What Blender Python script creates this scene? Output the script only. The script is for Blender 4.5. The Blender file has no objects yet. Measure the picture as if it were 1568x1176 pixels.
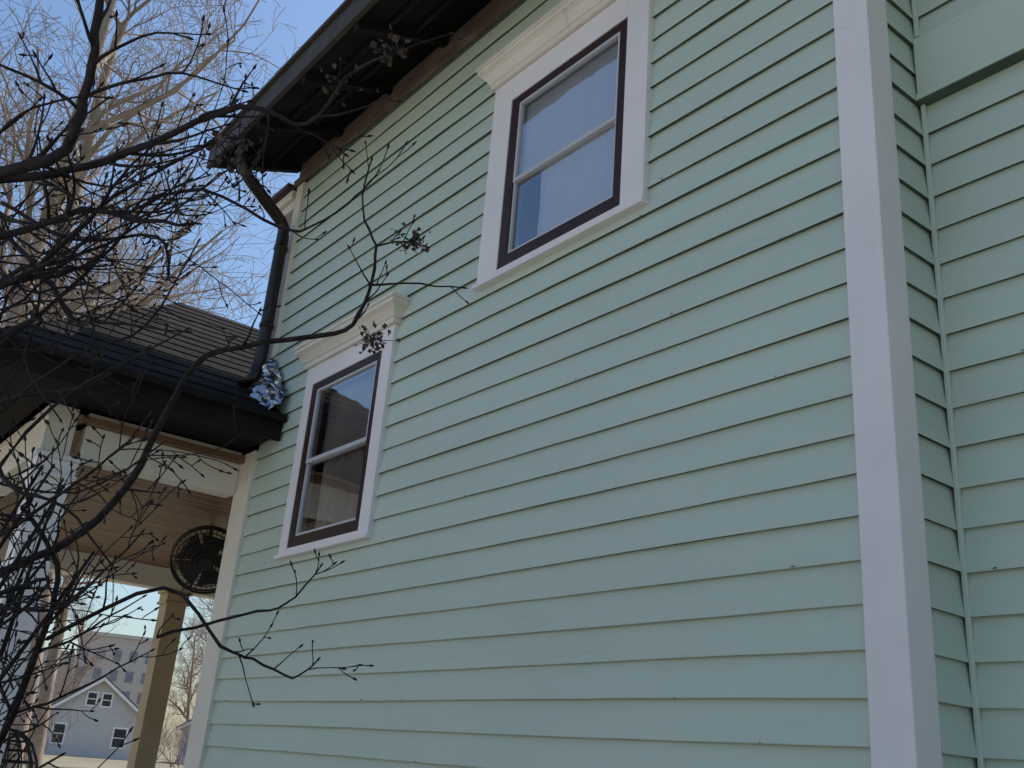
import bpy, math, random
from mathutils import Vector, Matrix
random.seed(7)
sc=bpy.context.scene
# ---------------------------------------------------------------- camera
cam=bpy.data.cameras.new("camera"); co=bpy.data.objects.new("camera",cam); sc.collection.objects.link(co)
M=Matrix(((0.6230,-0.2392,-0.7447),(0.7784,0.2836,0.5601),(0.0773,-0.9286,0.3629)))
rot=Matrix(((M[0][0],-M[0][1],-M[0][2]),(M[1][0],-M[1][1],-M[1][2]),(M[2][0],-M[2][1],-M[2][2])))
co.matrix_world=Matrix.Translation((0,-2.4,1.6))@rot.to_4x4()
cam.sensor_width=36; cam.lens=34.98; cam.clip_start=0.05; cam.clip_end=3000
sc.camera=co
# ---------------------------------------------------------------- light
SE,SA=math.radians(54),math.radians(-8)
w=bpy.data.worlds.new("World"); sc.world=w; w.use_nodes=True
nt=w.node_tree; nt.nodes.clear()
sky=nt.nodes.new("ShaderNodeTexSky"); sky.sky_type='NISHITA'; sky.sun_disc=False
sky.sun_elevation=SE; sky.sun_rotation=SA; sky.air_density=1.45; sky.dust_density=1.3; sky.ozone_density=6.5
bg=nt.nodes.new("ShaderNodeBackground"); bg.inputs[1].default_value=0.15
ow=nt.nodes.new("ShaderNodeOutputWorld"); nt.links.new(sky.outputs[0],bg.inputs[0]); nt.links.new(bg.outputs[0],ow.inputs[0])
sl=bpy.data.lights.new("sun","SUN"); sl.energy=5.0; sl.angle=math.radians(.5); sl.color=(1,.93,.84)
so=bpy.data.objects.new("sun",sl); sc.collection.objects.link(so)
sd=Vector((math.sin(SA)*math.cos(SE),math.cos(SA)*math.cos(SE),math.sin(SE)))
so.rotation_euler=sd.to_track_quat('Z','Y').to_euler()
sc.view_settings.view_transform='Standard'; sc.view_settings.look='None'; sc.view_settings.exposure=0
# ---------------------------------------------------------------- materials
def mat(name,col,rough=.6,var=.12,scale=4,bump=.1,bscale=60,col2=None,dirt=None,stretch=(1,1,1),spec=.5,metal=0):
    m=bpy.data.materials.new(name); m.use_nodes=True; n=m.node_tree; N=n.nodes; L=n.links
    b=N["Principled BSDF"]; b.inputs["Roughness"].default_value=rough; b.inputs["Metallic"].default_value=metal
    b.inputs["Specular IOR Level"].default_value=spec
    tc=N.new("ShaderNodeTexCoord"); mp=N.new("ShaderNodeMapping"); mp.inputs["Scale"].default_value=stretch
    L.new(tc.outputs["Object"],mp.inputs[0])
    nz=N.new("ShaderNodeTexNoise"); nz.inputs["Scale"].default_value=scale; nz.inputs["Detail"].default_value=6
    L.new(mp.outputs[0],nz.inputs[0])
    cr=N.new("ShaderNodeValToRGB"); cr.color_ramp.elements[0].position=.3; cr.color_ramp.elements[1].position=.7
    c2=col2 or tuple(min(1,c*(1+var)) for c in col); c1=tuple(c*(1-var) for c in col)
    cr.color_ramp.elements[0].color=(*c1,1); cr.color_ramp.elements[1].color=(*c2,1)
    L.new(nz.outputs[0],cr.inputs[0]); out=cr.outputs[0]
    if dirt:
        n2=N.new("ShaderNodeTexNoise"); n2.inputs["Scale"].default_value=dirt[1]; n2.inputs["Detail"].default_value=8; n2.inputs["Roughness"].default_value=.7
        L.new(mp.outputs[0],n2.inputs[0])
        r2=N.new("ShaderNodeValToRGB"); r2.color_ramp.elements[0].position=dirt[2]; r2.color_ramp.elements[1].position=dirt[3]
        L.new(n2.outputs[0],r2.inputs[0])
        mx=N.new("ShaderNodeMixRGB"); mx.inputs[2].default_value=(*dirt[0],1); L.new(r2.outputs[0],mx.inputs[0]); L.new(out,mx.inputs[1]); out=mx.outputs[0]
    L.new(out,b.inputs["Base Color"])
    if bump:
        n3=N.new("ShaderNodeTexNoise"); n3.inputs["Scale"].default_value=bscale; n3.inputs["Detail"].default_value=5
        L.new(mp.outputs[0],n3.inputs[0])
        bp=N.new("ShaderNodeBump"); bp.inputs["Strength"].default_value=bump; bp.inputs["Distance"].default_value=.01
        L.new(n3.outputs[0],bp.inputs["Height"]); L.new(bp.outputs[0],b.inputs["Normal"])
    return m
m_green=mat("green_paint",(.555,.635,.53),.5,.05,1.6,.25,20,dirt=((.42,.47,.37),11,.58,.92),stretch=(.35,.35,1.6))
m_shade_dirt=mat("green_paint_shade_and_dirt",(.085,.11,.085),.8,.35,5,.1,35)  # shadow line and dirt painted on board undersides; also colours the paint chips
m_white=mat("white_trim_paint",(.86,.79,.77),.5,.04,3,.15,40,dirt=((.6,.53,.49),9,.64,.95))
m_cream=mat("cream_trim_paint",(.78,.71,.60),.5,.05,3,.12,40,dirt=((.5,.40,.3),8,.58,.9))
m_frieze=mat("weathered_brown_trim",(.11,.078,.055),.7,.3,14,.4,30,dirt=((.24,.19,.15),16,.54,.74),stretch=(.4,1,1))
m_maroon=mat("dark_maroon_paint",(.038,.014,.011),.45,.2,6,.05,spec=.3)
m_alu=mat("storm_sash_grey",(.55,.54,.56),.45,.06,8,.05)
m_soffit=mat("dark_brown_soffit",(.013,.010,.008),.8,.3,5,.3,25,spec=.2)
m_fascia=mat("brown_fascia",(.05,.039,.032),.7,.3,6,.3,30,dirt=((.12,.10,.085),12,.55,.8))
m_gut=mat("dark_brown_metal",(.024,.016,.013),.38,.2,8,.04,20,metal=.2)
m_tanp=mat("tan_porch_paint",(.50,.37,.22),.6,.1,3,.1)
m_curt=mat("curtain_cloth",(.90,.90,.92),.9,.03,5,.2,15,stretch=(1,1,.1))
m_curt2=mat("grey_curtain_cloth",(.44,.39,.37),.9,.2,5,.2,15,stretch=(1,1,.1))
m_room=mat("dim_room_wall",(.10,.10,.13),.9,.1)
m_twig=mat("dark_twig_bark",(.020,.014,.014),.75,.35,30,.4,120,col2=(.048,.034,.032),spec=.25)
m_bud=mat("dry_seed_pod",(.08,.05,.035),.8,.4,60,.2)
m_bark=mat("pale_bark",(.27,.205,.155),.85,.3,2.5,.5,14,col2=(.38,.30,.23),stretch=(1,1,.4))
m_bark2=mat("brown_bark",(.31,.23,.18),.85,.3,2.5,.5,14)
m_shrub=mat("russet_shrub_stems",(.26,.16,.12),.85,.3,2.5,0,14)
m_wick=mat("dark_wicker",(.02,.018,.018),.6,.2,20,.1)
m_roofgrey=mat("asphalt_roof",(.10,.10,.11),.9,.25,8,.3,30)
m_ghouse=mat("grey_siding",(.56,.52,.50),.7,.05,2,.0)
m_brick=mat("hazy_brick",(.55,.47,.42),.85,.12,3,.0)  # distance haze put into the colour as a paler brick
m_dark=mat("dark_glass",(.03,.035,.05),.15,.1,1,.0)
m_paleglass=mat("pale_window_pane",(.22,.22,.25),.3,.2,1,.0)
m_con=mat("concrete",(.55,.51,.45),.85,.1,3,.2,30)
m_asph=mat("asphalt",(.05,.05,.052),.9,.2,5,.2,80)
def shingle():
    m=bpy.data.materials.new("black_shingles"); m.use_nodes=True; N=m.node_tree.nodes; L=m.node_tree.links; b=N["Principled BSDF"]; b.inputs["Roughness"].default_value=.95; b.inputs["Specular IOR Level"].default_value=.12
    tc=N.new("ShaderNodeTexCoord"); br=N.new("ShaderNodeTexBrick"); br.inputs["Scale"].default_value=1; br.offset=.5
    br.inputs["Brick Width"].default_value=.3; br.inputs["Row Height"].default_value=.14; br.inputs["Mortar Size"].default_value=.008
    br.inputs["Color1"].default_value=(.008,.006,.006,1); br.inputs["Color2"].default_value=(.026,.021,.019,1); br.inputs["Mortar"].default_value=(.002,.002,.002,1)
    L.new(tc.outputs["UV"],br.inputs[0]); L.new(br.outputs[0],b.inputs["Base Color"])
    bp=N.new("ShaderNodeBump"); bp.inputs["Strength"].default_value=.8; bp.inputs["Distance"].default_value=.01; bp.invert=True
    L.new(br.outputs[1],bp.inputs["Height"]); L.new(bp.outputs[0],b.inputs["Normal"]); return m
m_shin=shingle()
def beadboard():
    m=bpy.data.materials.new("porch_ceiling_boards"); m.use_nodes=True; N=m.node_tree.nodes; L=m.node_tree.links; b=N["Principled BSDF"]; b.inputs["Roughness"].default_value=.5
    tc=N.new("ShaderNodeTexCoord"); wv=N.new("ShaderNodeTexWave"); wv.bands_direction='X'; wv.wave_profile='SAW'; wv.inputs["Scale"].default_value=3.2; wv.inputs["Distortion"].default_value=0
    L.new(tc.outputs["Object"],wv.inputs[0])
    cr=N.new("ShaderNodeValToRGB"); e=cr.color_ramp.elements; e[0].color=(.03,.015,.008,1); e[0].position=.0; e[1].position=.3; e[1].color=(.29,.155,.075,1)
    L.new(wv.outputs[1],cr.inputs[0])
    nz=N.new("ShaderNodeTexNoise"); nz.inputs["Scale"].default_value=3; nz.inputs["Detail"].default_value=5; mp=N.new("ShaderNodeMapping"); mp.inputs["Scale"].default_value=(3.5,.25,1)
    L.new(tc.outputs["Object"],mp.inputs[0]); L.new(mp.outputs[0],nz.inputs[0])
    c3=N.new("ShaderNodeValToRGB"); c3.color_ramp.elements[0].position=.35; c3.color_ramp.elements[0].color=(.4,.36,.33,1); c3.color_ramp.elements[1].position=.65
    L.new(nz.outputs[0],c3.inputs[0])
    mx=N.new("ShaderNodeMixRGB"); mx.blend_type='MULTIPLY'; mx.inputs[0].default_value=.8; L.new(cr.outputs[0],mx.inputs[1]); L.new(c3.outputs[0],mx.inputs[2])
    L.new(mx.outputs[0],b.inputs["Base Color"])
    bp=N.new("ShaderNodeBump"); bp.inputs["Strength"].default_value=.6; bp.inputs["Distance"].default_value=.01; L.new(cr.outputs[0],bp.inputs["Height"]); L.new(bp.outputs[0],b.inputs["Normal"]); return m
m_bead=beadboard()
def glassmat():
    m=bpy.data.materials.new("window_glass"); m.use_nodes=True; N=m.node_tree.nodes; L=m.node_tree.links; N.clear()
    o=N.new("ShaderNodeOutputMaterial"); t=N.new("ShaderNodeBsdfTransparent"); t.inputs[0].default_value=(.97,.97,.98,1)
    g=N.new("ShaderNodeBsdfGlossy"); g.inputs["Roughness"].default_value=.02; g.inputs[0].default_value=(.97,.97,1,1)
    f=N.new("ShaderNodeFresnel"); f.inputs[0].default_value=1.9; a=N.new("ShaderNodeMath"); a.operation='MULTIPLY_ADD'; a.inputs[1].default_value=1.5; a.inputs[2].default_value=.12; a.use_clamp=True
    tc=N.new("ShaderNodeTexCoord"); nz=N.new("ShaderNodeTexNoise"); nz.inputs["Scale"].default_value=2.2; bp=N.new("ShaderNodeBump"); bp.inputs["Strength"].default_value=.07; bp.inputs["Distance"].default_value=.05
    L.new(tc.outputs["Object"],nz.inputs[0]); L.new(nz.outputs[0],bp.inputs["Height"]); L.new(bp.outputs[0],g.inputs["Normal"])
    mx=N.new("ShaderNodeMixShader"); L.new(f.outputs[0],a.inputs[0]); L.new(a.outputs[0],mx.inputs[0]); L.new(t.outputs[0],mx.inputs[1]); L.new(g.outputs[0],mx.inputs[2]); L.new(mx.outputs[0],o.inputs[0]); return m
m_glass=glassmat()
m_foil=mat("crumpled_foil",(.50,.49,.49),.2,.35,12,.4,40,metal=1)
def groundmat():
    return mat("winter_lawn",(.22,.19,.12),.95,.3,.6,.3,8,col2=(.32,.27,.18),dirt=((.13,.16,.07),.15,.5,.65))
# ---------------------------------------------------------------- builders
class MB:
    def __init__(s): s.v=[];s.f=[];s.m=[]
    def add(s,vs,fs,mi=0):
        b=len(s.v); s.v+=[tuple(v) for v in vs]; s.f+=[tuple(b+i for i in f) for f in fs]; s.m+=[mi]*len(fs)
    def box(s,x0,x1,y0,y1,z0,z1,mi=0):
        s.add([(x0,y0,z0),(x1,y0,z0),(x1,y1,z0),(x0,y1,z0),(x0,y0,z1),(x1,y0,z1),(x1,y1,z1),(x0,y1,z1)],
              [(0,3,2,1),(4,5,6,7),(0,1,5,4),(1,2,6,5),(2,3,7,6),(3,0,4,7)],mi)
    def tube(s,pts,rad,n=5,mi=0,cap=True):
        pts=[Vector(p) for p in pts]; ref=Vector((.3,.2,.93)); vs=[];fs=[]
        for i,p in enumerate(pts):
            d=(pts[min(i+1,len(pts)-1)]-pts[max(i-1,0)])
            if d.length<1e-9: d=Vector((0,0,1))
            d.normalize(); a=d.cross(ref)
            if a.length<.15: a=d.cross(Vector((1,0,0)))
            a.normalize(); b=d.cross(a); r=rad[i]
            for k in range(n):
                t=2*math.pi*k/n; vs.append(p+a*(math.cos(t)*r)+b*(math.sin(t)*r))
        for i in range(len(pts)-1):
            for k in range(n):
                k2=(k+1)%n; fs.append((i*n+k,i*n+k2,(i+1)*n+k2,(i+1)*n+k))
        if cap: fs.append(tuple(range(n-1,-1,-1))); fs.append(tuple((len(pts)-1)*n+k for k in range(n)))
        s.add(vs,fs,mi)
    def obj(s,name,mats,parent=None,smooth=False,bevel=0,uv=None):
        me=bpy.data.meshes.new(name); me.from_pydata(s.v,[],s.f)
        for m in (mats if isinstance(mats,list) else [mats]): me.materials.append(m)
        me.polygons.foreach_set("material_index",s.m)
        if smooth: me.polygons.foreach_set("use_smooth",[True]*len(me.polygons))
        if uv:
            ul=me.uv_layers.new(name="uv")
            for l in me.loops: ul.data[l.index].uv=uv(me.vertices[l.vertex_index].co)
        me.update(); o=bpy.data.objects.new(name,me); sc.collection.objects.link(o)
        if parent: o.parent=parent
        if bevel:
            b=o.modifiers.new("bevel","BEVEL"); b.width=bevel; b.segments=2; b.limit_method='ANGLE'
        return o
def empty(name,loc=(0,0,0)):
    e=bpy.data.objects.new(name,None); sc.collection.objects.link(e); e.location=loc; return e
house=empty("green_clapboard_house")
# ---------------------------------------------------------------- siding
Z0=1.73; EX=.1204
WIN=[(-3.34,-2.53,3.75,4.70),(-5.09,-4.31,2.655,3.63)]
def siding(name,s0,s1,z0,z1,fmap,holes=(),skip=()):
    mb=MB(); k0=math.floor((z0-Z0)/EX); k1=math.ceil((z1-Z0)/EX)
    for k in range(k0,k1):
        za=Z0+EX*k; zb=za+EX
        if any(a<(za+zb)/2<b for a,b in skip): continue
        segs=[(s0,s1)]
        for hx0,hx1,hz0,hz1 in holes:
            if hz0<(za+zb)/2<hz1:
                ns=[]
                for a,b in segs:
                    if hx0>a and hx1<b: ns+= [(a,hx0),(hx1,b)]
                    else: ns.append((a,b))
                segs=ns
        ztop=min(zb+.005,z1); ph=random.random()*6; lift=random.uniform(-.0018,.0018)
        for a,b in segs:
            n=max(1,int((b-a)/.22)); vs=[]
            for i in range(n+1):
                x=a+(b-a)*i/n; jz=.0022*math.sin(ph+x*1.7)+random.uniform(-.0010,.0010); jd=lift+.0014*math.sin(ph*2+x*2.9)+random.uniform(-.0015,.0015)
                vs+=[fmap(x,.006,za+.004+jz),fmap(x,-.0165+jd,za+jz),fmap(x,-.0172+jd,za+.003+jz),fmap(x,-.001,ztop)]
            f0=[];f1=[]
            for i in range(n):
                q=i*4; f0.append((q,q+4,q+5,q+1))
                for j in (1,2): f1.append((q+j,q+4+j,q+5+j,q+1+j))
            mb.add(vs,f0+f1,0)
            for t in range(len(f0)): mb.m[len(mb.m)-len(f0)-len(f1)+t]=1  # underside faces get the painted shade
            if b-a>.5:
                for c in range(int((b-a)*random.uniform(0,1.1))):
                    cx=random.uniform(a+.05,b-.05); wv=random.uniform(.002,.010); hh=random.uniform(.002,.006)
                    pts=[(cx-wv,0),(cx-wv*.3,hh*.8),(cx+wv*.2,hh),(cx+wv,hh*.2),(cx+wv*.6,-.001)]
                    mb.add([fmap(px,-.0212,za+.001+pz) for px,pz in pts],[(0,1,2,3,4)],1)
    return mb.obj(name,[m_green,m_shade_dirt],house)
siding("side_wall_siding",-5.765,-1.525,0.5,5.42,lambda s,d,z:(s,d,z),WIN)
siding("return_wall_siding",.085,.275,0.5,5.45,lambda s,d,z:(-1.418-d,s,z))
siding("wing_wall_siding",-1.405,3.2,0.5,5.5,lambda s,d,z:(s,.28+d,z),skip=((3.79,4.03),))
mb=MB()
def rectwall(mb,x0,x1,z0,z1,y,holes):
    xs=sorted({x0,x1,*[h[0] for h in holes],*[h[1] for h in holes]}); zs=sorted({z0,z1,*[h[2] for h in holes],*[h[3] for h in holes]})
    for i in range(len(xs)-1):
        for j in range(len(zs)-1):
            cx,cz=(xs[i]+xs[i+1])/2,(zs[j]+zs[j+1])/2
            if any(h[0]<cx<h[1] and h[2]<cz<h[3] for h in holes): continue
            mb.add([(xs[i],y,zs[j]),(xs[i+1],y,zs[j]),(xs[i+1],y,zs[j+1]),(xs[i],y,zs[j+1])],[(0,1,2,3)])
rectwall(mb,-5.87,-1.44,.0,5.55,.03,WIN)
mb.box(-1.45,3.2,.31,.36,0,5.6); mb.box(-1.46,-1.43,.05,.36,0,5.5)
mb.box(-5.88,-5.85,.04,9,0,6.2); mb.box(-5.85,3.2,8.95,9,0,6); mb.box(3.15,3.2,.36,8.95,0,6)
mb.obj("wall_backing",m_green,house)
mb=MB(); mb.box(-5.9,-1.38,-.02,.2,0,.55); mb.box(-1.38,3.2,.25,.4,0,.55); mb.obj("stone_foundation",m_con,house,bevel=.01)
mb=MB(); mb.box(-1.525,-1.4,-.034,.088,.5,5.5); mb.obj("corner_board",m_white,house,bevel=.004)
mb=MB(); mb.box(-5.86,-5.762,-.032,.03,3.45,5.34); mb.box(-5.99,-5.762,-.034,.05,.5,3.36); mb.obj("front_corner_board",m_cream,house,bevel=.004)
mb=MB(); mb.box(-1.404,-1.388,.258,.274,.5,3.775); mb.box(-1.404,-1.388,.258,.274,4.06,5.5); mb.obj("inner_corner_bead",m_green,house,bevel=.004)
mb=MB(); mb.box(-1.40,3.2,.24,.29,3.80,4.035); mb.box(-1.40,3.2,.228,.29,3.778,3.80,0); mb.box(-1.40,3.2,.231,.285,3.774,3.7779,1); mb.obj("wing_band_board",[m_green,m_shade_dirt],house,bevel=.002)  # thin dark strip stands in for the shadow line below the band
mb=MB(); mb.box(-5.87,-1.40,-.03,.02,5.36,5.52); mb.box(-5.88,-1.39,-.055,-.03,5.33,5.38); mb.obj("eave_frieze",m_frieze,house,bevel=.004)
# ---------------------------------------------------------------- main roof
mb=MB(); sl_=.42
def rz(y): return 5.30+(y+.6)*sl_
xe0,xe1=-6.02,3.8
vs=[(xe0,-.6,rz(-.6)),(xe1,-.6,rz(-.6)),(xe1,4.5,rz(4.5)),(xe0,4.5,rz(4.5))]
vs+= [(x,y,z+.12) for x,y,z in vs]
mb.add(vs,[(0,3,2,1),(4,5,6,7),(0,1,5,4),(1,2,6,5),(2,3,7,6),(3,0,4,7)])
mb.add([(xe0,4.5,rz(4.5)),(xe1,4.5,rz(4.5)),(xe1,9.6,rz(-.6)),(xe0,9.6,rz(-.6)),(xe0,4.5,rz(4.5)+.12),(xe1,4.5,rz(4.5)+.12),(xe1,9.6,rz(-.6)+.12),(xe0,9.6,rz(-.6)+.12)],[(0,3,2,1),(4,5,6,7),(0,1,5,4),(1,2,6,5),(2,3,7,6),(3,0,4,7)])
mb.obj("main_roof",m_soffit,house)
mb=MB(); mb.box(xe0-.01,xe1,-.635,-.602,5.285,5.43); mb.box(xe0-.03,xe1,-.66,-.60,5.432,5.455); mb.obj("eave_fascia",m_fascia,house,bevel=.004)
mb=MB()
for yy in (-.42,-.25): mb.box(xe0,xe1,yy-.012,yy+.012,rz(yy)-.03,rz(yy)+.01)
x=-5.9
while x<3.5:
    mb.add([(x,-.6,rz(-.6)-.002-.06),(x+.045,-.6,rz(-.6)-.062),(x+.045,-.03,rz(-.03)-.072),(x,-.03,rz(-.03)-.072),(x,-.6,rz(-.6)+.01),(x+.045,-.6,rz(-.6)+.01),(x+.045,-.03,rz(-.03)+.01),(x,-.03,rz(-.03)+.01)],[(0,3,2,1),(4,5,6,7),(0,1,5,4),(1,2,6,5),(2,3,7,6),(3,0,4,7)]); x+=.61
mb.obj("rafter_tails",m_soffit,house)
mb=MB(); mb.add([(-5.86,.0,5.35),(-5.86,9,5.35),(-5.86,4.5,rz(4.5))],[(0,1,2)]); mb.obj("front_gable_wall",m_green,house)
mb=MB(); mb.box(-6.18,-5.89,-.02,8.8,5.18,5.25); mb.box(-6.22,-5.89,-.05,8.8,5.253,5.32); mb.obj("front_cornice",[m_cream],house,bevel=.006)
mb=MB(); mb.box(-6.26,-5.89,-.09,8.8,5.323,5.36); mb.obj("front_cornice_cap",m_fascia,house,bevel=.004)
mb=MB()
P=[(-5.70,-.50,5.36),(-5.70,-.51,5.26),(-5.71,-.49,5.21),(-5.73,-.43,5.16),(-5.76,-.28,5.07),(-5.80,-.13,4.99),(-5.81,-.095,4.95),(-5.812,-.09,4.88),(-5.812,-.09,4.4),(-5.812,-.09,3.98),(-5.83,-.10,3.86),(-5.88,-.16,3.78)]
mb.tube(P,[.042]*len(P),12)
for i,z in ((0,4.78),(1,4.2)): mb.tube([(-5.812,-.09,z),(-5.812,-.09,z+.03)],[.048]*2,12)
mb.obj("downspout",m_gut,house,smooth=True)
# ---------------------------------------------------------------- windows
def crown(mb,xl,xr,z,y0):
    pr=[(0,0),(.018,0),(.018,.028),(.026,.032),(.034,.05),(.050,.075),(.066,.088),(.072,.09),(.072,.112),(.082,.116),(.082,.132),(0,.140)]
    vs=[];fs=[]
    for d,h in pr: vs+=[(xl-d,0,z+h),(xl-d,y0-d,z+h),(xr+d,y0-d,z+h),(xr+d,0,z+h)]
    for i in range(len(pr)-1):
        for j in range(3): fs.append((i*4+j,i*4+j+1,i*4+5+j,i*4+4+j))
    mb.add(vs,fs)
def ring(mb,x0,x1,z0,z1,wl,wr,wb,wt,y0,y1,mi=0):
    mb.box(x0,x0+wl,y0,y1,z0,z1,mi); mb.box(x1-wr,x1,y0,y1,z0,z1,mi)
    mb.box(x0+wl,x1-wr,y0,y1,z0,z0+wb,mi); mb.box(x0+wl,x1-wr,y0,y1,z1-wt,z1,mi)
def window(name,cx0,cx1,cz0,cz1,h,meet,curt):
    e=empty(name); e.parent=house
    mb=MB(); x0,x1,z0,z1=h
    mb.box(cx0,x0,-.036,0,cz0,cz1); mb.box(x1,cx1,-.036,0,cz0,cz1); mb.box(x0,x1,-.0358,0,z1,cz1); mb.box(x0,x1,-.034,0,cz0,z0)
    mb.box(cx0-.012,cx1+.012,-.052,0,cz0-.022,cz0-.0)
    mb.obj("casing",m_white,e,bevel=.003)
    mb=MB(); crown(mb,cx0,cx1,cz1+.0,-.036); mb.obj("crown_moulding",m_cream,e)
    mb=MB(); ring(mb,x0,x1,z0,z1,.06,.05,.06,.045,-.030,.05); mb.obj("painted_frame",m_maroon,e,bevel=.002)
    a0,a1,b0,b1=x0+.06,x1-.05,z0+.06,z1-.045
    mb=MB(); ring(mb,a0,a1,b0,meet,.012,.012,.016,.001,-.022,.03); ring(mb,a0,a1,meet,b1,.012,.012,.001,.012,-.028,.02)
    mb.box(a0,a1,-.0285,.025,meet-.010,meet+.012); mb.obj("sash",m_alu,e,bevel=.002)
    mb=MB(); mb.add([(a0,-.008,b0),(a1,-.008,b0),(a1,-.008,meet),(a0,-.008,meet)],[(0,1,2,3)]); mb.add([(a0,-.016,meet),(a1,-.016,meet),(a1,-.016,b1),(a0,-.016,b1)],[(0,1,2,3)]); mb.obj("glass",m_glass,e)
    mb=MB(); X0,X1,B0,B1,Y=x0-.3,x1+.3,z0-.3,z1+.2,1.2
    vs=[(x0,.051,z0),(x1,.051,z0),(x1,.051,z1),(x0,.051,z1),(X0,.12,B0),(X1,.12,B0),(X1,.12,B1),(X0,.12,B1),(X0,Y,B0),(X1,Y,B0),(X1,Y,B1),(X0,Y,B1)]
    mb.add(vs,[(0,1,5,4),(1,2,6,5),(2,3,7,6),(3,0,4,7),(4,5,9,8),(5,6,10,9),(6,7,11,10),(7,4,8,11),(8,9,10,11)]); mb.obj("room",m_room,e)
    mb=MB()
    for (u0,u1,v0,v1,yy,amp,mi) in curt:
        n=60; vs=[];fs=[]
        for i in range(n+1):
            u=u0+(u1-u0)*i/n; d=amp*math.sin(i*.9+math.sin(i*.4))
            vs+=[(u,yy+d,v0),(u+.01,yy+d*.6,(v0+v1)/2),(u,yy+d,v1)]
        for i in range(n): fs+=[(i*3,i*3+3,i*3+4,i*3+1),(i*3+1,i*3+4,i*3+5,i*3+2)]
        mb.add(vs,fs,mi)
    mb.obj("curtain",[m_curt,m_curt2],e,smooth=True)
window("upper_window",-3.49,-2.40,3.72,4.84,WIN[0],4.205,[(-3.28,-2.58,4.21,4.66,.012,.001,0),(-3.11,-2.585,3.80,4.195,.006,.0025,0)])
window("lower_window",-5.18,-4.21,2.625,3.75,WIN[1],3.145,[(-5.03,-4.36,3.2,3.59,.06,.002,1),(-4.94,-4.5,2.6,3.2,.04,.010,1)])
# ---------------------------------------------------------------- porch
porch=empty("front_porch"); porch.parent=house
XF=-10.5; YN=-1.22; YFAR=8.5
mb=MB(); mb.box(-6.10,-5.96,-1.0,-.036,3.10,3.38); mb.box(-10.6,-5.955,YN,-1.06,3.098,3.382)
mb.box(-6.115,-5.945,-1.055,-.04,3.30,3.345)
mb.box(-10.62,-5.94,YN-.015,YN,3.30,3.345)
mb.box(XF-.1,XF+.1,-1.06,YFAR,3.09,3.38); mb.obj("porch_beam",m_cream,porch,bevel=.004)
def column(mb,x,y,w,z1):
    mb.box(x-w/2,x+w/2,y-w/2,y+w/2,.62,z1-.14); mb.box(x-w/2-.025,x+w/2+.025,y-w/2-.025,y+w/2+.025,z1-.14,z1-.11)
    mb.box(x-w/2-.012,x+w/2+.012,y-w/2-.012,y+w/2+.012,z1-.11,z1-.03); mb.box(x-w/2-.035,x+w/2+.035,y-w/2-.035,y+w/2+.035,z1-.03,z1)
    mb.box(x-w/2-.03,x+w/2+.03,y-w/2-.03,y+w/2+.03,.5,.62)
mb=MB(); column(mb,-6.07,-1.11,.2,3.097); mb.obj("porch_column",m_white,porch,bevel=.006)
mb=MB(); column(mb,XF,1.32,.21,3.088); column(mb,XF,4.2,.21,3.088); column(mb,XF,-1.1,.21,3.088); mb.obj("porch_column_row",m_tanp,porch,bevel=.006)
mb=MB(); mb.box(-10.4,-5.9,-1.06,YFAR,3.30,3.34); mb.obj("porch_ceiling",m_bead,porch)
mb=MB(); mb.box(-10.7,-5.9,-1.3,YFAR,.38,.498); mb.obj("porch_floor",m_con,porch)
ex0,ex1,ey=-10.95,-5.45,-1.72; xm=-8.2; yr=.05; ez=3.50; rzp=5.22
mb=MB()
vs=[(ex1,ey,ez),(ex0,ey,ez),(xm,yr,rzp),(ex1,-.001,ez),(xm,YFAR,rzp),(ex0,YFAR,ez),(-5.87,-.001,ez+(rzp-ez)*(ex1+5.87)/(ex1-xm)),(-5.87,YFAR,ez+(rzp-ez)*(ex1+5.87)/(ex1-xm))]
mb.add(vs,[(1,0,2),(0,3,6,7,4,2),(2,4,5,1)])
def ruv(c): return (c.y,(c.z)*1.9)
mb.obj("porch_roof",m_shin,porch,uv=ruv)
mb=MB(); n=16
for i in range(n):
    f=i/n; f2=(i+1)/n+.004
    def pt(f,end,o):
        x=ex1+(xm-ex1)*f; z=ez+(rzp-ez)*f+o
        y=(ey+(yr-ey)*f) if end==0 else (-.002 if x>-5.88 else YFAR)
        return (x,y,z)
    a=pt(f,0,.020);b=pt(f2,0,.010)
    fy=-.002 if i==0 or (ex1+(xm-ex1)*f)>-5.88 else YFAR
    mb.add([a,(a[0],fy,a[2]),(b[0],fy,b[2]),b,(a[0],a[1],a[2]-.014),(a[0],fy,a[2]-.014)],[(0,1,2,3),(4,5,1,0)])
    yA=ey+(yr-ey)*f; yB=ey+(yr-ey)*f2
    xa=ex1+(xm-ex1)*f; xb=ex1+(xm-ex1)*f2; xa2=ex0+(xm-ex0)*f; xb2=ex0+(xm-ex0)*f2
    za=ez+(rzp-ez)*f+.020; zb=ez+(rzp-ez)*f2+.010
    mb.add([(xa2,yA,za),(xa,yA,za),(xb,yB,zb),(xb2,yB,zb),(xa2,yA,za-.014),(xa,yA,za-.014)],[(0,1,2,3),(4,5,1,0)])
mb.obj("porch_roof_shingles",m_shin,porch,uv=ruv)
mb=MB(); mb.box(ex1-.03,ex1,ey,-.018,3.36,3.495); mb.box(ex0,ex1-.03,ey,ey+.03,3.36,3.495); mb.box(ex1-.005,ex1+.05,ey-.05,-.018,3.47,3.515); mb.box(ex0,ex1-.005,ey-.05,ey+.0,3.47,3.515)
mb.box(-5.94,ex1-.031,-1.25,-.04,3.385,3.40); mb.box(ex0,ex1-.031,ey+.031,-1.25,3.385,3.40)
mb.obj("porch_eave",m_soffit,porch,bevel=.004)
mb=MB(); n=18; m_=18; vs=[];fs=[]
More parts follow.
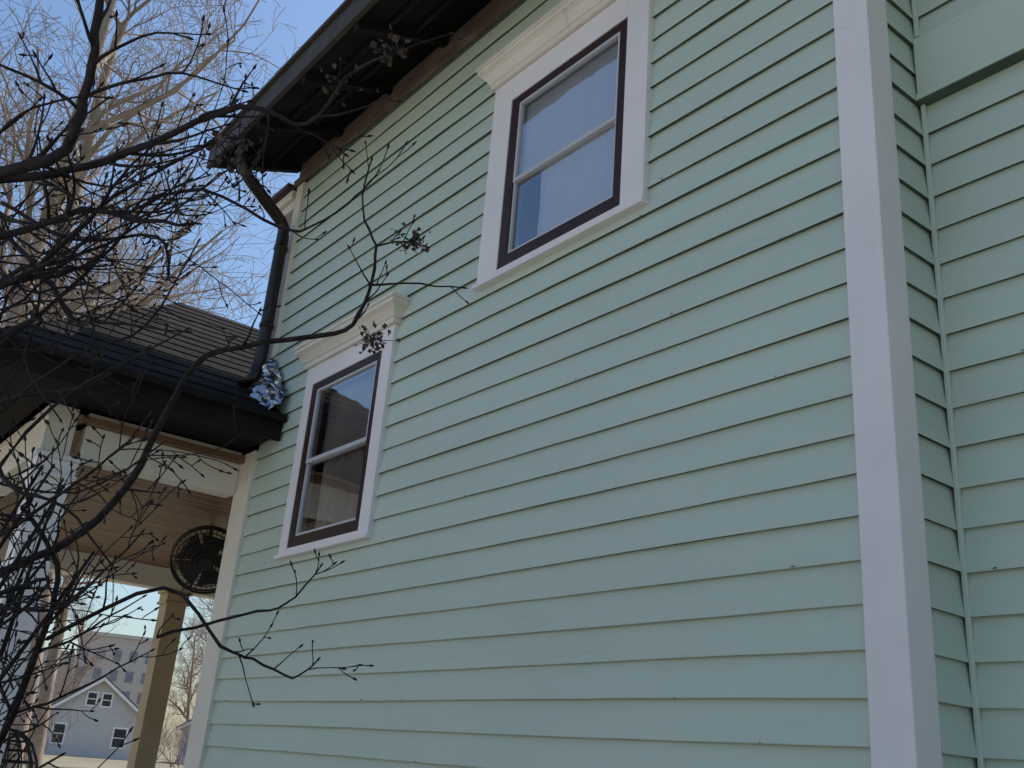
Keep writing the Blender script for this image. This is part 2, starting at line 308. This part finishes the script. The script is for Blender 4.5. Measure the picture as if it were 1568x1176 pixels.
for j in range(m_+1):
    for i in range(n+1):
        a=i/n; b=j/m_
        x=-5.75+.33*b; rzz=3.5+.625*max(0,-5.45-x); hgt=.33-.16*b
        vs.append((x+random.uniform(-.011,.011),-.04-.08*(1-a)**1.3-.02*math.sin(b*9)-.02*math.sin(a*11+b*5)+random.uniform(-.015,.015),rzz+hgt*a+random.uniform(-.012,.012)))
for j in range(m_):
    for i in range(n): q=j*(n+1)+i; fs.append((q,q+1,q+n+2)); fs.append((q,q+n+2,q+n+1))
mb.add(vs,fs); mb.obj("foil_flashing",m_foil,house)
# caged fan
fan=empty("caged_porch_fan",(-7.75,.54,2.98))
mb=MB()
def circ(r,z,n=28): return [(r*math.cos(2*math.pi*k/n),r*math.sin(2*math.pi*k/n),z) for k in range(n+1)]
for r,z in ((.27,0),(.27,.05),(.24,-.035),(.20,-.048),(.16,-.058),(.12,-.068),(.08,-.075),(.27,-.01),(.20,.09)): mb.tube(circ(r,z),[.005 if r<.25 else .009]*29,5,cap=False)
for k in range(36):
    t=2*math.pi*k/36; mb.tube([(.04*math.cos(t),.04*math.sin(t),-.078),(.15*math.cos(t),.15*math.sin(t),-.062),(.27*math.cos(t),.27*math.sin(t),0),(.2*math.cos(t),.2*math.sin(t),.09)],[.003]*4,4)
mb.tube([(0,0,-.085),(0,0,-.07),(0,0,.14)],[.05,.06,.09],16)
for k in range(5):
    t=2*math.pi*k/5; c,s=math.cos(t),math.sin(t); c2,s2=math.cos(t+1.1),math.sin(t+1.1)
    mb.add([(.05*c,.05*s,-.02),(.24*c,.24*s,-.03),(.24*c2,.24*s2,.03),(.06*c2,.06*s2,.01)],[(0,1,2,3)])
mb.tube([(0,0,.12),(0,0,.20)],[.025,.025],8)
mb.obj("cage_and_blades",m_wick,fan)
fd=Vector((.84,-.30,-.50)).normalized()
fan.rotation_mode='QUATERNION'; fan.rotation_quaternion=(-fd).to_track_quat('Z','Y')
mb=MB(); e0=Vector((-7.75,.54,2.98))-fd*.18; mb.tube([e0,e0+Vector((-.05,.02,.06)),(e0.x-.06,e0.y+.02,3.30)],[.02,.02,.02],8); o=mb.obj("mount",m_wick,fan); o.matrix_parent_inverse=(Matrix.Translation(fan.location)@fan.rotation_quaternion.to_matrix().to_4x4()).inverted()
# hanging wicker chair
ch=MB(); cx,cy,cz=-8.64,-.42,1.10; rr,hh=.32,.52
for k in range(16):
    t=2*math.pi*k/16; pts=[]
    for j in range(11):
        a=math.pi*j/10; r=rr*math.sin(a)**.8; pts.append((cx+r*math.cos(t),cy+r*math.sin(t),cz+hh*math.cos(a)))
    ch.tube(pts,[.008]*11,4,cap=False)
for j in range(1,16):
    a=math.pi*j/16; r=rr*math.sin(a)**.8; ch.tube([(cx+r*math.cos(2*math.pi*k/24),cy+r*math.sin(2*math.pi*k/24),cz+hh*math.cos(a)) for k in range(25)],[.007]*25,4,cap=False)
ch.tube([(cx,cy,cz+hh),(cx,cy,3.3)],[.006,.006],5)
ch.obj("hanging_wicker_chair",m_wick)
# ---------------------------------------------------------------- branches
rnd=random.Random(23)
def jit(s): return Vector((rnd.uniform(-s,s),rnd.uniform(-s,s),rnd.uniform(-s,s)))
def smoothpath(P,sub=4,j=.004):
    P=[Vector(p) for p in P]; out=[]
    for i in range(len(P)-1):
        p0=P[max(i-1,0)];p1=P[i];p2=P[i+1];p3=P[min(i+2,len(P)-1)]
        for k in range(sub):
            t=k/sub; q=.5*((2*p1)+(p2-p0)*t+(2*p0-5*p1+4*p2-p3)*t*t+(3*p1-p0-3*p2+p3)*t**3)
            out.append(q+jit(j))
    out.append(P[-1]); return out
def bud(mb,p,d,r=.0045):
    d=d.normalized(); mb.tube([p,p+d*.004,p+d*.010,p+d*.017],[r*.45,r,r*.8,r*.15],5)
def cluster(mb,p,n=30,s=.035):
    p=Vector(p)
    for i in range(n):
        q=p+Vector((rnd.gauss(0,s),rnd.gauss(0,s),rnd.gauss(0,s*.7))); d=jit(1).normalized(); e=jit(1).cross(d).normalized()
        l=rnd.uniform(.010,.021); w_=l*.5
        mb.add([q,q+d*l*.5+e*w_,q+d*l,q+d*l*.5-e*w_+d.cross(e)*w_*.6],[(0,1,2),(0,2,3)],1)
        if i%2==0: mb.tube([p+(q-p)*.1,q],[.0014,.0011],3)
def twig(mb,p,d,L,r,lvl,dens=1.0):
    n=max(3,int(L/.032)); d=d.normalized(); pts=[p.copy()]; rad=[r]; q=p.copy(); st=L/n; kids=[]
    curv=jit(.2)+Vector((0,0,.05))
    for i in range(n):
        d=(d+curv*.5+jit(.17)).normalized(); q=q+d*st; pts.append(q.copy()); rad.append(max(.0015,r*(1-.62*(i+1)/n)))
        if lvl>0 and i>0 and rnd.random()<.38*dens: kids.append((q.copy(),d.copy(),rad[-1],1-(i/n)))
    mb.tube(pts,rad,5); bud(mb,pts[-1],d,max(.0036,rad[-1]*1.9))
    for (kp,kd,kr,f) in kids:
        s=kd.cross(jit(1)).normalized(); nd=kd*.7+s*rnd.uniform(.6,1.1)+Vector((0,0,.15))
        twig(mb,kp,nd,L*rnd.uniform(.25,.6)*(.5+f*.5),kr*.75,lvl-1,dens)
def limb(mb,P,r0,r1,nt=8,L=.35,lvl=2,bias=Vector((.2,.15,.25)),sub=4,start=.05,dens=1.0):
    pts=smoothpath(P,sub); n=len(pts); rad=[r0+(r1-r0)*i/(n-1) for i in range(n)]
    rad=[r*(1+rnd.uniform(-.07,.12)) for r in rad]
    mb.tube(pts,rad,7)
    bud(mb,pts[-1],pts[-1]-pts[-2],r1*1.6)
    for k in range(nt):
        i=int(n*(start+(1-start)*rnd.random())); i=min(max(i,0),n-2); t=(pts[i+1]-pts[i]).normalized()
        s=t.cross(jit(1)).normalized(); d=t*.5+s*rnd.uniform(.6,1.2)+bias
        twig(mb,pts[i],d,L*rnd.uniform(.5,1.2),max(.002,rad[i]*.6 if rad[i]<.008 else .0048),lvl,dens)
def cm(s):
    a=[float(x) for x in s.replace(' ',',').split(',') if x]; return [Vector((a[i]/100,a[i+1]/100,a[i+2]/100)) for i in range(0,len(a),3)]
fg=MB()
limb(fg,cm("-250,-236,268 -223,-218,274 -214,-209,279 -210,-208,286 -205,-209,298 -201,-212,312 -199,-214,325"),.015,.008,9,.34)
limb(fg,cm("-240,-226,276 -228,-210,280 -218,-199,284 -202,-185,294 -193,-176,298 -186.4,-165,295.6 -178.3,-161,306 -170,-154.6,312.6"),.011,.0028,15,.24)
limb(fg,cm("-275,-236,262 -247,-212,270 -233,-198,278 -227,-188,277 -218,-177,277"),.011,.004,12,.30)
limb(fg,cm("-300,-232,255 -271,-206,267 -258,-196,279 -246,-189,292 -227,-173,307"),.010,.004,12,.34)
limb(fg,cm("-360,-192,185 -333,-176,204 -319,-163,214 -304,-154,230 -294,-151,247 -281,-148,267 -271,-139,273 -253,-118,279 -247,-114,285 -242,-114,296 -239,-116,304 -239,-122,314 -234,-124,328"),.014,.0022,8,.14,1)
limb(fg,cm("-243,-114,293 -244,-101,299 -233,-87,299"),.004,.0022,2,.08,1)
limb(fg,cm("-239,-116,304 -236,-112,306 -232,-107.8,306.4"),.0034,.002,4,.07,1)
limb(fg,cm("-305,-165,185 -283,-143,201 -277,-126,187 -272,-118,184 -267,-108,180 -261,-104,185"),.0065,.0022,8,.15,1)
limb(fg,cm("-290,-140,188 -271.4,-124.1,195.6 -262.7,-114.8,199.2 -254.5,-110.6,209.6"),.005,.002,5,.11,1)
limb(fg,cm("-340,-172,120 -323,-167,156 -307,-166,188 -301,-168,204 -302,-180,218"),.013,.006,14,.35)
limb(fg,cm("-265,-180,300 -249.7,-166.5,305.7 -238.6,-146.2,297.2 -232.6,-139.3,298.8 -223.2,-132.4,307.4 -221,-128,316"),.0055,.002,8,.15,1)
for c,n in (((-1.70,-1.546,3.126),34),((-1.80,-1.62,3.05),20),((-2.32,-1.078,3.064),55),((-2.465,-1.086,2.78),60),((-1.98,-1.78,2.86),26),((-2.0,-1.76,2.93),18)): cluster(fg,c,n,.026)
for i in range(31):
    z=rnd.uniform(1.6,3.25); a=Vector((rnd.uniform(-3.4,-2.9),rnd.uniform(-2.35,-2.0),z+rnd.uniform(-.6,.4)))
    f=rnd.uniform(.3,1.0)
    b=Vector((-2.5,-1.62,z+rnd.uniform(-.35,.5)))*f+Vector((-2.85,-2.0,z+rnd.uniform(-.2,.3)))*(1-f)
    c=(a+b)/2+jit(.18)+Vector((0,0,.03))
    limb(fg,[a,(a+c)/2+jit(.06),c,(b+c)/2+jit(.08),b],rnd.uniform(.0045,.011),.0022,6,.27,2,bias=Vector((.15,.1,rnd.uniform(-.3,.4))))
limb(fg,[Vector((-3.3,-2.35,0)),Vector((-3.3,-2.33,1.0)),Vector((-3.42,-2.3,1.9)),Vector((-3.2,-2.35,2.6)),Vector((-2.5,-2.36,2.68))],.05,.015,0)
for i in range(7):
    limb(fg,[Vector((-3.3+rnd.uniform(-.15,.2),-2.2+rnd.uniform(-.15,.3),0)),Vector((-3.3+rnd.uniform(-.2,.3),-1.95+rnd.uniform(-.15,.2),1.2)),Vector((-3.05+rnd.uniform(-.2,.2),-1.75+rnd.uniform(-.1,.15),2.0+rnd.uniform(0,.5)))],.013,.004,7,.32)
fg.obj("foreground_bare_shrub",[m_twig,m_bud],smooth=True)
# ---------------------------------------------------------------- background bare trees
def bgtree(name,x,y,H,r,seed,m,dense=1.0,base=0,lo=.3):
    R_=random.Random(seed); mb=MB()
    def J(s): return Vector((R_.uniform(-s,s),R_.uniform(-s,s),R_.uniform(-s,s)))
    def br(p,d,L,r,lvl):
        n=(9,7,6,4,3)[lvl]; st=L/n; pts=[p]; rad=[r]; q=p; ks=[]; d=d.normalized()
        for i in range(n):
            d=(d+J((.08,.26,.3,.3,.3)[lvl])+Vector((0,0,(.03,.07,.04,.03,.02)[lvl]))).normalized(); q=q+d*st; pts.append(q)
            f=(i+1)/n; rad.append(max(.006,r*(1-(.66,.75,.75,.7,.6)[lvl]*f)))
            if lvl<4 and (lvl>0 or f>lo):
                for k in range(2):
                    if R_.random()<(.8,.62,.64,.6)[lvl]*dense: ks.append((q,d,rad[-1],f))
        mb.tube(pts,rad,(9,6,4,3,3)[lvl],cap=False)
        for (kp,kd,kr,f) in ks:
            s=kd.cross(J(1)).normalized(); up=Vector((0,0,.15))
            nd=kd*(.5,.6,.6,.6)[lvl]+s*R_.uniform(.6,1.1)+up
            LL=(H*.40*(1.15-f*.7),L*.50*(1.2-f*.6),L*.50,L*.55)[lvl]*R_.uniform(.7,1.15)
            br(kp,nd,LL,min(kr*.60,r*.5),lvl+1)
    br(Vector((0,0,0)),Vector((R_.uniform(-.04,.04),R_.uniform(-.04,.04),1)),H*.82,r,0)
    o=mb.obj(name,m,smooth=True); o.location=(x,y,base); return o
T=[(-18.3,-.4,19,.22,m_bark,.9,.35),(-19.5,.75,19,.23,m_bark,.9,.35),(-27,4.2,15.5,.20,m_bark2,1.05,.35),(-33,1.2,23,.28,m_bark2,1.0,.3),(-36,7,18,.24,m_bark2,1.05,.3),(-60,22.5,15,.2,m_bark2,1.0,.2),(-120,31,17,.25,m_bark2,1.0,.15),(-112,42,16,.25,m_bark2,1.05,.15),(-30,3.0,20,.2,m_bark2,1.0,.35)]
for i,(x,y,H,r,m,dn,lo) in enumerate(T): bgtree("bare_tree",x,y,H,r,100+i*7,m,dn,0,lo)
rnd2=random.Random(5); mb=MB()
for i in range(22):
    x=rnd2.uniform(-90,-45); sl2=rnd2.choice([rnd2.uniform(.20,.27),rnd2.uniform(.355,.42)]); y=-2.4+ -x*sl2; h=rnd2.uniform(1.6,3.8)
    for k in range(9):
        d=Vector((rnd2.uniform(-.6,.6),rnd2.uniform(-.6,.6),1)).normalized(); p=Vector((x,y,0)); pts=[p]
        for j in range(6):
            d=(d+Vector((rnd2.uniform(-.3,.3),rnd2.uniform(-.3,.3),.05))).normalized(); pts.append(pts[-1]+d*h/6)
            if j>1:
                for t in range(2):
                    dd=(d+Vector((rnd2.uniform(-1,1),rnd2.uniform(-1,1),rnd2.uniform(-.2,.6)))).normalized(); mb.tube([pts[-1],pts[-1]+dd*h*.12,pts[-1]+dd*h*.2+Vector((0,0,.1))],[.010,.008,.006],3,cap=False)
        mb.tube(pts,[.02,.018,.015,.012,.01,.009,.007],3,cap=False)
mb.obj("distant_bare_shrubs",m_shrub)
# ---------------------------------------------------------------- distant buildings
def gable(name,cx,cy,ang,wd,dp,hw,hp,mw,wins=()):
    e=empty(name,(cx,cy,0)); e.rotation_euler=(0,0,ang)
    mb=MB(); h=wd/2
    mb.add([(0,-h,0),(0,h,0),(0,h,hw),(0,0,hp),(0,-h,hw),(-dp,-h,0),(-dp,h,0),(-dp,h,hw),(-dp,0,hp),(-dp,-h,hw)],[(0,1,2,3,4),(9,8,7,6,5),(1,6,7,2),(5,0,4,9)]); mb.obj("walls",mw,e)
    mb=MB()
    for s in (-1,1):
        o=.5; sl=(hp-hw)/h; a=[(.5,0,hp+.02),(.5,s*(h+o),hw-o*sl+.02),(-dp-.5,s*(h+o),hw-o*sl+.02),(-dp-.5,0,hp+.02)]
        mb.add(a+[(p[0],p[1],p[2]+.22) for p in a],[(0,3,2,1),(4,5,6,7),(0,1,5,4),(1,2,6,5),(2,3,7,6),(3,0,4,7)])
    mb.obj("roof",m_roofgrey,e)
    mb=MB()
    for s in (-1,1):
        sl=(hp-hw)/h; a=[(.52,0,hp-.2),(.52,s*(h+.5),hw-.5*sl-.2),(.52,s*(h+.5),hw-.5*sl+.1),(.52,0,hp+.1)]
        mb.add(a,[(0,1,2,3)])
    for (wy,wz,ww,wh) in wins:
        mb.box(.0,.07,wy-ww/2-.14,wy+ww/2+.14,wz-.14,wz); mb.box(.0,.07,wy-ww/2-.14,wy+ww/2+.14,wz+wh,wz+wh+.16)
        mb.box(.0,.07,wy-ww/2-.14,wy-ww/2,wz,wz+wh); mb.box(.0,.07,wy+ww/2,wy+ww/2+.14,wz,wz+wh); mb.box(.0,.05,wy-ww/2,wy+ww/2,wz+wh/2-.04,wz+wh/2+.04)
    mb.obj("white_trim",m_white,e)
    mb=MB()
    for (wy,wz,ww,wh) in wins: mb.box(.005,.02,wy-ww/2,wy+ww/2,wz,wz+wh)
    mb.obj("window_panes",m_dark,e); return e
gable("grey_gable_house",-95,26.5,math.radians(-17),9.5,12,3.1,6.6,m_ghouse,[(-.7,4.3,.7,1.0),(.55,4.3,.7,1.0),(-2.8,1.0,.9,1.5),(2.2,1.0,1.0,1.5)])
gable("grey_gable_house",-92,38,math.radians(-30),9,10,3.2,6.0,m_ghouse,[(0,3.6,.9,1.0),(2,1,1,1.4)])
gable("neighbor_house",-13.5,-13,math.radians(75),8,9,5.6,8.8,mat("neighbor_paint",(.72,.69,.63),.6),[(-2,1.2,1,1.6),(2,1.2,1,1.6),(-2,3.9,1,1.4),(2,3.9,1,1.4)])
e=empty("brick_apartment_building",(-158,48,0)); e.rotation_euler=(0,0,math.radians(-17))
mb=MB(); mb.box(-12,0,-7,7,0,16); mb.box(-12,-2,-16,-7,0,13); mb.obj("walls",m_brick,e)
mb=MB()
for fl in range(5):
    for k in range(6):
        yy=-5.8+k*2.3; mb.box(0,.06,yy-.55,yy+.55,1+fl*2.9,2.6+fl*2.9)
mb.obj("window_panes",m_paleglass,e)
mb=MB(); mb.box(-12.2,.3,-7.3,7.3,16,16.5); mb.box(-12.2,-1.7,-16.3,-7.3,13,13.4); mb.obj("parapet",m_con,e)
mb=MB(); mb.tube([(-22,6.45,0),(-22,6.45,9)],[.09,.07],10); mb.obj("utility_pole",mat("grey_pole",(.45,.44,.43),.6))
mb=MB(); mb.box(-12.6,-12.5,-1,3.0,.5,1.15)
for i in range(9): mb.box(-12.5,-12.44,-1+i*.48,-.95+i*.48,0,1.22)
mb.obj("dark_fence",m_wick)
# ground
mb=MB(); mb.add([(-900,-900,0),(900,-900,0),(900,900,0),(-900,900,0)],[(0,1,2,3)]); mb.obj("ground",groundmat())
mb=MB(); mb.add([(-16,-11,.004),(9,-11,.004),(9,-3.0,.004),(-16,-3.0,.004)],[(0,1,2,3)]); mb.obj("bounce_slab",m_con)  # unseen concrete slab, added to bounce sunlight onto the shaded wall
mb=MB(); mb.add([(-50,-300,.004),(-43,-300,.004),(-43,300,.004),(-50,300,.004)],[(0,1,2,3)]); mb.obj("road",m_asph)
mb=MB(); mb.box(-43,-42.85,-300,300,0,.13); mb.box(-50.15,-50,-300,300,0,.13); mb.obj("kerb",m_con)
